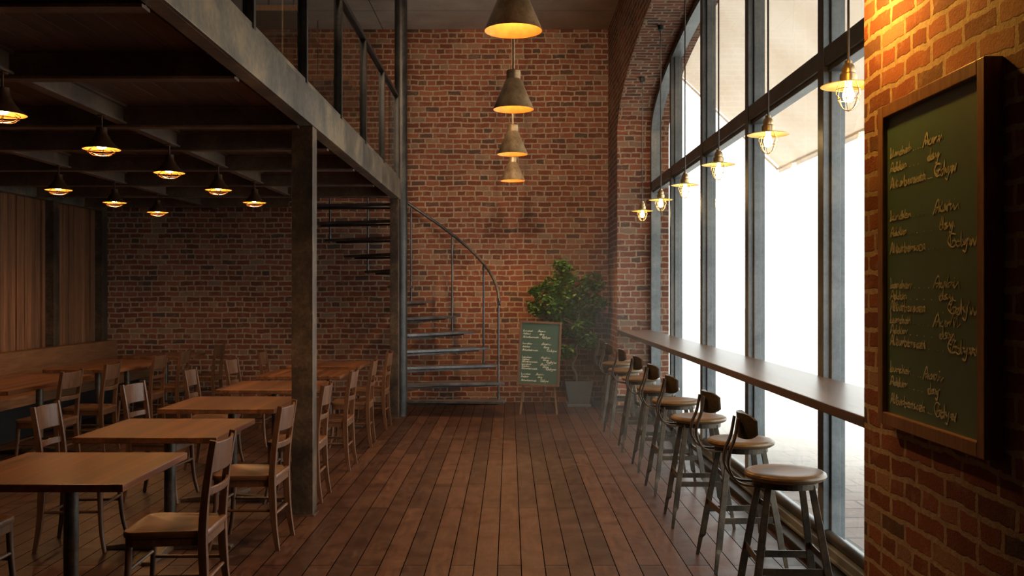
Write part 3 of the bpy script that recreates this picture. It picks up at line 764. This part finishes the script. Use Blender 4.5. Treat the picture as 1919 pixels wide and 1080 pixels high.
def cage_wires(bm, r, z0, z1, n=6, rings=(.25,.6), wr=.0022):
    """open wire basket: top radius r at z0 going down to a point at z1"""
    H = z0-z1
    def rad(f): return r*(.82+.36*math.sin(math.pi*min(f*1.1,.5)) ) if f < .45 else r*math.sqrt(max(0, 1-((f-.45)/.55)**2.0))
    for k in range(n):
        a = 2*math.pi*k/n; pts = [(rad(i/14)*math.cos(a), rad(i/14)*math.sin(a), z0-H*i/14) for i in range(15)]
        tube(bm, pts, wr, 5, ref=(math.sin(a), -math.cos(a), 0))
    for f in rings:
        tube(bm, [(rad(f)*math.cos(2*math.pi*i/24), rad(f)*math.sin(2*math.pi*i/24), z0-H*f) for i in range(24)], wr, 5, closed=True)
def make_cage_pendant(label, top):
    t = thing('cage_pendant_lamp', label, 'pendant lamp', (0,0,0), 0, 'caged pendants along the window')
    bm = BM(); lathe(bm, [(0,top),(.032,top),(.034,top-.05),(.008,top-.055),(0,top-.055)], 16); obj('canopy', bm, M['canopy'], t, smooth=True)
    bm = BM(); tube(bm, [(0,0,.10),(0,0,top-.05)], .006, 8); obj('cord', bm, M['cord'], t, smooth=True)
    bm = BM(); lathe(bm, [(0,.112),(.017,.112),(.018,.098),(.026,.090),(.032,.072),(.030,.055),(.038,.050),(.040,.030),(.036,.016),(.036,.012),(0,.012)], 28); obj('lamp_cap', bm, M['cage_brass'], t, smooth=True)
    bm = BM(); lathe(bm, [(.034,.016),(.055,.012),(.127,-.004),(.127,-.007),(.055,.008),(.034,.010)], 48, close=True); obj('lamp_shade', bm, M['cage_shade'], t, smooth=True)
    bm = BM(); cage_wires(bm, .050, .012, -.125); obj('wire_cage', bm, M['cage_brass'], t)
    bm = BM(); lathe(bm, [(0,-.085),(.016,-.080),(.026,-.062),(.027,-.045),(.020,-.02),(.015,-.005),(.015,.014),(0,.014)], 16); obj('bulb', bm, M['bulb_cage'], t, smooth=True)
    return t
gl = ['caged yellow pendant nearest the camera, touching the edge of the right brick pier', 'second caged yellow pendant from the camera', 'third caged yellow pendant from the camera',
      'third caged yellow pendant from the far brick pier', 'second caged yellow pendant from the far brick pier', 'farthest and smallest looking caged pendant by the far brick pier']
for k in range(6):
    y = 4.485+1.393*k; zz = 2.548
    tp = arch(y)-zz
    t = make_cage_pendant(gl[k], tp); t.location = (1.60, y, zz)

def make_loft_lamp(label):
    t = thing('loft_pendant_lamp', label, 'pendant lamp', (0,0,0), 0, 'rusty caged lamps under the mezzanine')
    bm = BM(); tube(bm, [(0,0,.13),(0,0,.222)], .006, 8); lathe(bm, [(0,.222),(.03,.222),(.03,.214),(0,.214)], 12); obj('stem', bm, M['lamp_rust'], t)
    bm = BM(); lathe(bm, [(0,.142),(.034,.142),(.036,.10),(.045,.088),(.060,.06),(.085,.03),(.122,0),(.119,0),(.082,.028),(.056,.058),(.040,.088),(.0,.09)], 40); obj('lamp_shade', bm, M['lamp_rust'], t, smooth=True)
    bm = BM(); lathe(bm, [(.1195,-.001),(.0825,.0265),(.0565,.0565),(.041,.086),(0,.087),(0,.085),(.040,.084),(.055,.055),(.081,.0255),(.118,-.001)], 40); obj('shade_lining', bm, M['lamp_inside'], t, smooth=True)
    bm = BM(); cage_wires(bm, .082, .005, -.045, 6, (.5,)); obj('wire_cage', bm, M['lamp_rust'], t)
    bm = BM(); lathe(bm, [(0,.0),(.022,.005),(.035,.02),(.036,.035),(.024,.06),(.016,.084),(0,.084)], 16); obj('bulb', bm, M['bulb_loft'], t, smooth=True)
    down_lamp(t, -.004, 26, (1,.56,.25), 150)
    return t
ll = [('rusty loft lamp cut off by the left edge of the photo', -2.68, 5.02), ('largest whole rusty loft lamp, hanging high on the left', -2.68, 6.24),
      ('rusty loft lamp right of the largest one, second of the diagonal row', -2.68, 7.48), ('rusty loft lamp third along the diagonal row', -2.68, 8.74),
      ('rusty loft lamp closest to the front steel column', -2.68, 9.98), ('rusty loft lamp in front of the wood panelling, leftmost of the small three', -4.15, 8.74),
      ('rusty loft lamp above the corner where panelling meets brick, middle of the small three', -4.15, 9.98), ('lowest hanging looking rusty loft lamp, in front of the brick back wall', -4.15, 11.2)]
l0 = make_loft_lamp(ll[0][0]); l0.location = (ll[0][1], ll[0][2], 2.506)
for l, x, y in ll[1:]: dup(l0, (x, y, 2.506), 0, l)

# wall lamp above the big chalkboard (out of the frame, lights the pier)
sn = thing('wall_lamp', 'brass wall lamp mounted high on the right brick pier above the chalkboard', 'wall lamp', (1.40, 3.46, 2.70))
bm = BM(); box(bm, -.02, 0, -.05, .05, .1, .25); obj('wall_plate', bm, M['brass'], sn)
bm = BM(); tube(bm, smooth_path([(-.01,0,.18),(-.10,0,.26),(-.24,0,.25),(-.27,0,.14)], 6), .01, 8, ref=(0,1,0)); obj('arm', bm, M['brass'], sn, smooth=True)
bm = BM(); lathe(bm, [(0,.14),(.03,.14),(.04,.11),(.16,.05),(.155,.048),(.035,.10),(0,.105)], 32, c=(-.27,0,0)); obj('lamp_shade', bm, M['cage_shade'], sn, smooth=True)
bm = BM(); lathe(bm, [(0,0.0),(.022,.01),(.033,.035),(.03,.06),(.016,.08),(.016,.105),(0,.105)], 16, c=(-.27,0,0)); obj('bulb', bm, M['bulb_sconce'], sn, smooth=True)

# fill lights added out of view as ceiling spotlights, brightening the brick end wall
def spot(label, x, y, aim, power, ang=95):
    t = thing('added_spotlight', label, 'spotlight', (x, y, ZC), 0, 'added ceiling fill spotlights')
    bm = BM(); lathe(bm, [(0,0),(.05,0),(.05,-.02),(0,-.02)], 20); obj('canopy', bm, M['rail_steel'], t)
    bm = BM(); tube(bm, [(0,0,-.02),(0,0,-.14)], .01, 8); obj('stem', bm, M['rail_steel'], t)
    d = (Vector(aim)-Vector((x,y,ZC-.16))).normalized(); q = d.to_track_quat('-Z','Y').to_euler()
    bm = BM(); lathe(bm, [(0,.09),(.045,.09),(.05,.08),(.05,-.09),(.044,-.09),(.044,-.05),(0,-.05)], 24); obj('housing', bm, M['rail_steel'], t, smooth=True, loc=(0,0,-.16), rot=q)
    l = bpy.data.lights.new('added_spot_lamp', 'SPOT'); l.energy = power; l.color = (1,.68,.42); l.spot_size = R(ang); l.spot_blend = 1; l.shadow_soft_size = .14
    o = bpy.data.objects.new('added_spot_lamp', l); COL.objects.link(o); o.parent = t; o.location = Vector((0,0,-.16))+d*.10; o.rotation_euler = q
spot('added black fill spotlight on the window side aimed at the brick end wall', .95, 6.0, (.05, 13.5, 3.55), 560, 44)
spot('added black fill spotlight on the loft side aimed at the brick end wall', -.75, 6.0, (.1, 13.5, 3.55), 560, 44)
spot('added black fill spotlight over the railing aimed at the end wall behind the loft', -1.15, 5.4, (-2.2, 13.5, 4.2), 170, 60)

# ------------------------------------------------------------------ chalk writing
GL = {  # strokes in a box about 1 high; x advances
 'L': [[(0,1.3),(.05,.5),(-.1,0),(.35,.12)]], 'A': [[(-.1,-.1),(.3,1.1),(.42,.0)],[(.05,.4),(.42,.42)]],
 'a': [[(.35,.45),(.1,.4),(.05,.05),(.3,.08),(.4,.5),(.42,0)]], 'u': [[(0,.5),(.05,.05),(.28,.1),(.36,.55),(.4,0)]], 'r': [[(0,.5),(.05,0),(.1,.4),(.38,.5)]],
 'c': [[(.35,.45),(.08,.35),(.1,0),(.4,.08)]], 'h': [[(.05,1.0),(.0,0),(.2,.5),(.32,0)]], 'e': [[(0,.25),(.3,.4),(.12,.52),(.05,.05),(.4,.08)]],
 'd': [[(.3,.4),(.05,.3),(.1,0),(.3,.1),(.42,1.05),(.4,0)]], 's': [[(.3,.5),(.05,.38),(.3,.15),(.0,0)]], 'y': [[(0,.5),(.15,.1),(.35,.5),(.2,-.4),(.0,-.3)]],
 't': [[(.15,.95),(.1,0),(.3,.08)],[(0,.6),(.32,.66)]], 'z': [[(0,.5),(.35,.52),(.0,0),(.4,.06)]], 'n': [[(0,.5),(.04,0),(.12,.45),(.28,.48),(.34,0)]],
 'G': [[(.5,.9),(.15,.95),(-.05,.45),(.15,0),(.45,.1),(.5,.45),(.25,.4)]], 'w': [[(0,.5),(.1,0),(.22,.45),(.34,0),(.5,.6)]], 'i': [[(.05,.5),(.08,0)],[(.1,.8),(.14,.86)]],
 'l': [[(.15,1.05),(.05,.1),(.25,.05)]], 'b': [[(.05,1.05),(.02,0),(.3,.1),(.28,.45),(.05,.4)]], '.': [[(.1,.02),(.16,.06)]], ' ': []}
def write(bm, text, u0, u1, v, h, rnd, wt, depth):
    """local plane: u to the right, v up, drawn on y=0 facing -y"""
    n = len(text); adv = (u1-u0)/n
    if text[0] != '.':      # joined-up scrawl running through the letters
        zz = []; x = u0; up = 0; run = text[0] in 'AG'
        while x < u1:
            up = 1-up; hgt = rnd.uniform(.35,.6) if up else rnd.uniform(-.08,.15)
            if up and rnd.random() < .16: hgt = rnd.uniform(.8,1.15)
            zz.append((x+(.25 if up else 0)*adv, 0, v+hgt*h)); x += adv*rnd.uniform(.16,.40)
        if len(zz) > 2: sweep(bm, [(p[0], -depth/2, p[2]) for p in zz], rect(wt*.8, depth), ref=(0,1,0))
    for i, ch in enumerate(text):
        for s in GL[ch]:
            pts = [(u0+adv*i+p[0]*adv*2.1 + rnd.uniform(-.04,.04)*adv, v+p[1]*h + rnd.uniform(-.05,.05)*h) for p in s]
            P = smooth_path([(a, 0, b) for a, b in pts], 4) if len(pts) > 2 else [Vector((a,0,b)) for a, b in pts]
            w = wt*rnd.uniform(.6,1.3)
            sweep(bm, [(p[0], -depth/2, p[2]) for p in P], rect(w, depth), ref=(0,1,0))
def menu(parent, W, H, depth=.0012, wt=.0045, y=-.001, off=(0,0)):
    """fifteen scribbled lines; W,H board size; origin lower left corner of board surface"""
    rnd = random.Random(5)
    rows = [(.893,0,1),(.838,1,1),(.775,2,1),(.652,0,1.25),(.592,1,1.25),(.528,2,1.25),(.393,0,1.25),(.352,1,1.25),(.308,2,1.25),(.262,0,1.25),(.222,1,1.25),(.178,2,1.25),(.075+.0,0,1),(.025,1,1),(-.045,2,1)]
    first = None
    for fv, kind, k in rows:
        bm = BM()
        v = H*(.075+fv*.88); h = H*.028*(1.15 if kind == 2 else 1)
        words = (('Lurcher',.035,.24,'Auri',.34*k,.50*k),('Addur',.035,.20,'dsy',.37*k,.47*k),('Axturbersazn'.replace('x','l'),.035,.37,'Gdyw',.43*k,.60*k))[kind]
        write(bm, words[0], words[1]*W*1.4, words[2]*W*1.25, v, h, rnd, wt, depth)
        write(bm, words[3], words[4]*W*1.3, words[5]*W*1.25+.02*W, v, h*1.25, rnd, wt*1.15, depth)
        a = words[2]*W*1.25+.02*W; b = words[4]*W*1.3-.02*W
        write(bm, '....', a, b, v, h*.6, rnd, wt*.7, depth)
        obj('chalk_line', bm, M['chalk'], parent, loc=(off[0],y,off[1]))

# big chalkboard on the pier: x plane 1.40 -> front 1.345; local u = toward viewer (-y), so rotate -90
bw_, bh_ = .78, 1.147
cbd = thing('wall_chalkboard', 'tall green chalkboard in a brown wooden frame on the right brick pier', 'chalkboard', (1.40, 3.47, 1.092), R(-90))
# local x = -world y ; local y = world x ; local z = up
def frame_board(t, W, H, fw, th, board_in, matf):
    bm = BM(); box(bm, fw*.6, W-fw*.6, -th+board_in, -.004, fw*.6, H-fw*.6); b = obj('board', bm, M['chalkboard'], t)
    for nm, args in (('frame_bar',(0,fw,0,H)),('frame_bar',(W-fw,W,0,H)),('frame_bar',(fw,W-fw,0,fw)),('frame_bar',(fw,W-fw,H-fw,H))):
        bm = BM(); box(bm, args[0], args[1], -th, 0, args[2], args[3]); obj(nm, bm, matf, t, bevel=.003)
    return b
b = frame_board(cbd, bw_, bh_, .045, .056, .018, M['frame_wood'])
menu(b, bw_-.09, bh_-.09, y=-.0385, off=(.045,.045))

# easel board
ez = thing('easel_chalkboard', 'green chalkboard menu standing on a wooden easel near the spiral stair', 'easel', (.375, 12.22, 0), R(-3))
EW, EH = .545, .835
bt = bpy.data.objects.new('menu_board', None)
til = R(-9)
bd = thing('menu_board', '', '', (0,0,0)); del bd['label']; del bd['category']
bd.parent = ez; bd.location = (-EW/2-.01, -.03, .37); bd.rotation_euler = (til, R(2.6), 0)
def frame_board2(t, W, H, fw, th, bi):
    bm = BM(); box(bm, fw*.6, W-fw*.6, -th+bi, -.002, fw*.6, H-fw*.6); b_ = obj('board_surface', bm, M['easel_board'], t)
    bm = BM()
    for a in ((0,fw,0,H),(W-fw,W,0,H),(fw,W-fw,0,fw),(fw,W-fw,H-fw,H)): box(bm, a[0], a[1], -th, 0, a[2], a[3])
    obj('board_frame', bm, M['easel_wood'], t, bevel=.002)
frame_board2(bd, EW, EH, .028, .025, .010)
menu(bd, EW-.06, EH-.06, .001, .0036, y=-.0155, off=(.03,.03))
for sgn in (-1, 1):
    bm = BM(); sweep(bm, [(sgn*.235, -.075, 0), (sgn*.19, .02, .45), (sgn*.06, .105, 1.12)], rect(.026,.020), ref=(0,1,0)); obj('front_leg', bm, M['easel_wood'], ez, bevel=.002)
    bm = BM(); box(bm, sgn*.20-.015, sgn*.20+.015, -.075, .0, .345, .368); obj('ledge_peg', bm, M['easel_wood'], ez)
bm = BM(); sweep(bm, [(.07, .36, 0), (.02, .12, 1.10)], rect(.024,.02), ref=(0,1,0)); obj('rear_leg', bm, M['easel_wood'], ez, bevel=.002)

# ------------------------------------------------------------------ potted tree
pt = thing('potted_tree', 'leafy green tree in a square grey pot in the back corner', 'potted plant', (.945, 13.06, 0))
bm = BM(); lo, hi, hh = .145, .195, .355
def frust(bm, r0, r1, z0, z1):
    a = [bm.verts.new(p) for p in ((-r0,-r0,z0),(r0,-r0,z0),(r0,r0,z0),(-r0,r0,z0))]; b = [bm.verts.new(p) for p in ((-r1,-r1,z1),(r1,-r1,z1),(r1,r1,z1),(-r1,r1,z1))]
    for i in range(4): bm.faces.new((a[i],a[(i+1)%4],b[(i+1)%4],b[i]))
    return a, b
a, b_ = frust(bm, lo, hi, .045, hh); bm.faces.new(a[::-1])
c_, d_ = frust(bm, hi-.02, hi-.02, hh, hh-.03); bm.faces.new(d_)
for i in range(4): bm.faces.new((b_[i], b_[(i+1)%4], c_[(i+1)%4], c_[i]))
obj('pot', bm, M['planter'], pt, bevel=.006)
bm = BM(); box(bm, -.165, .165, -.165, .165, 0, .045); obj('saucer', bm, M['planter'], pt, bevel=.008)
bm = BM(); box(bm, -hi+.025, hi-.025, -hi+.025, hi-.025, hh-.04, hh-.02); obj('soil', bm, M['soil'], pt)
bm = BM()
trunk = smooth_path([(-.02,0,.33),(-.035,.0,.45),(-.08,.02,.55),(-.02,.03,.70),(-.03,.0,.80),(.0,-.02,.92),(-.04,-.03,1.08),(.01,0,1.25),(-.03,0,1.5),(-.09,0,1.75)], 6)
n = len(trunk); tube(bm, trunk, .017, 8, scales=[1.15-.8*i/(n-1) for i in range(n)]); obj('trunk', bm, M['bark'], pt, smooth=True)
# clump centres from the photo (px,py,radius in px) -> metres at the tree's distance
clumps = [(1052,497,14),(1060,515,20),(1040,540,26),(1018,550,20),(1002,580,12),(998,572,10),(1012,585,12),(1070,540,24),(1058,565,24),(1032,572,22),(1108,528,17),(1118,535,15),(1100,555,20),(1120,568,16),(1090,572,18),(1045,592,22),(1072,590,20),(1105,595,18),(1125,566,10),(1068,625,12),(1058,658,17),(1066,660,14),(1096,630,20),(1106,640,17),(1084,612,14),(1003,545,10),(1048,612,8)]
base_y = 13.06; 
lbm = BM(); br = BM(); rl = random.Random(11)
for (px, py, rad) in clumps:
    cx = (px-955)*base_y/1780 - .945; cz = 1.57-(py-547)*base_y/1780; r = rad*base_y/1780
    cy = rl.uniform(-.14, .10)
    # branch to the clump
    best = min((p for p in trunk if p.z < cz-.02 or p.z < .9), key=lambda p: (p-Vector((cx,cy,cz))).length + .4*max(0, p.z-cz+.12))
    mid = (best+Vector((cx,cy,cz)))/2 + Vector((rl.uniform(-.03,.03), rl.uniform(-.02,.02), rl.uniform(-.01,.05)))
    tube(br, smooth_path([best, mid, (cx,cy,cz)], 4), .006, 5)
    for _ in range(int(26+ (rad**2)*.30)):
        while True:
            q = Vector((rl.uniform(-1,1), rl.uniform(-1,1), rl.uniform(-1,1)))
            if q.length < 1: break
        q = Vector((q.x*r*1.15, q.y*r*.9, q.z*r*.95)); c = Vector((cx,cy,cz))+q
        s = rl.uniform(.024,.046)
        rot = Matrix.Rotation(rl.uniform(0,6.28),3,'Z') @ Matrix.Rotation(rl.uniform(-.9,.9),3,'X') @ Matrix.Rotation(rl.uniform(-.9,.9),3,'Y')
        prof = [(-1,0,0),(-.4,.55,.12),(.35,.5,.1),(1.1,0,-.12),(.35,-.5,.1),(-.4,-.55,.12)]
        vs = [lbm.verts.new(c + rot @ (Vector(p)*s)) for p in prof]; ce = lbm.verts.new(c + rot @ Vector((0,0,-.04*s)))
        for i in range(6): lbm.faces.new((vs[i], vs[(i+1)%6], ce))
obj('branches', br, M['bark'], pt, smooth=True)
fo = obj('foliage', lbm, M['leaf'], pt)

# ------------------------------------------------------------------ haze
if True:
    m = bpy.data.materials.new('warm_air_haze'); m.use_nodes = True; nt = m.node_tree; nt.nodes.clear()
    o = nt.nodes.new('ShaderNodeOutputMaterial'); v = nt.nodes.new('ShaderNodeVolumeScatter')
    v.inputs['Color'].default_value = (.86,.97,1,1); v.inputs['Density'].default_value = .024; v.inputs['Anisotropy'].default_value = .35
    L(nt, v.outputs[0], o.inputs['Volume'])
    bm = BM(); hv = [bm.verts.new(p) for p in ((1.385,5.0,.01),(1.385,YB-.02,.01),(-.9,YB-.02,.01),(1.385,YB-.02,5.2))]
    for f in ((0,1,2),(0,3,1),(1,3,2),(0,2,3)): bm.faces.new([hv[i] for i in f])
    h = obj('haze', bm, m); h['kind'] = 'stuff'; tag(h, 'faint pale haze in the air beside the far windows', 'haze')

# ------------------------------------------------------------------ sky, camera, render look
w = bpy.data.worlds.new('sky'); sc.world = w; w.use_nodes = True; nt = w.node_tree
bg = nt.nodes['Background']; bg.inputs[0].default_value = (1,.985,.955,1); bg.inputs[1].default_value = 4.2
cam = bpy.data.cameras.new('camera'); co = bpy.data.objects.new('camera', cam); COL.objects.link(co)
co.location = (0,0,1.57); co.rotation_euler = (R(90),0,0)
cam.sensor_width = 36; cam.lens = 1780/1919*36; cam.shift_x = 4.5/1919; cam.shift_y = 7/1919; cam.clip_end = 300
sc.camera = co
# portal in the window opening: sampling aid for the daylight
pl = bpy.data.lights.new('window_portal', 'AREA'); pl.shape = 'RECTANGLE'; pl.size = Y1-Y0; pl.size_y = 4.4; pl.cycles.is_portal = True
po = bpy.data.objects.new('window_portal', pl); COL.objects.link(po); po.location = (1.99, (Y0+Y1)/2, 2.25); po.rotation_euler = (R(90), 0, R(90)); 
sc.view_settings.view_transform = 'Standard'; sc.view_settings.look = 'None'; sc.view_settings.gamma = 1; sc.view_settings.exposure = 0
sc.view_settings.use_curve_mapping = False
cy = sc.cycles
cy.use_denoising = True
try: cy.denoiser = 'OPENIMAGEDENOISE'
except Exception: pass
cy.max_bounces = 6; cy.diffuse_bounces = 3; cy.glossy_bounces = 3; cy.transparent_max_bounces = 12; cy.volume_bounces = 0
cy.sample_clamp_indirect = 4; cy.sample_clamp_direct = 0; cy.caustics_reflective = False; cy.caustics_refractive = False
cy.use_adaptive_sampling = True; cy.adaptive_threshold = .02
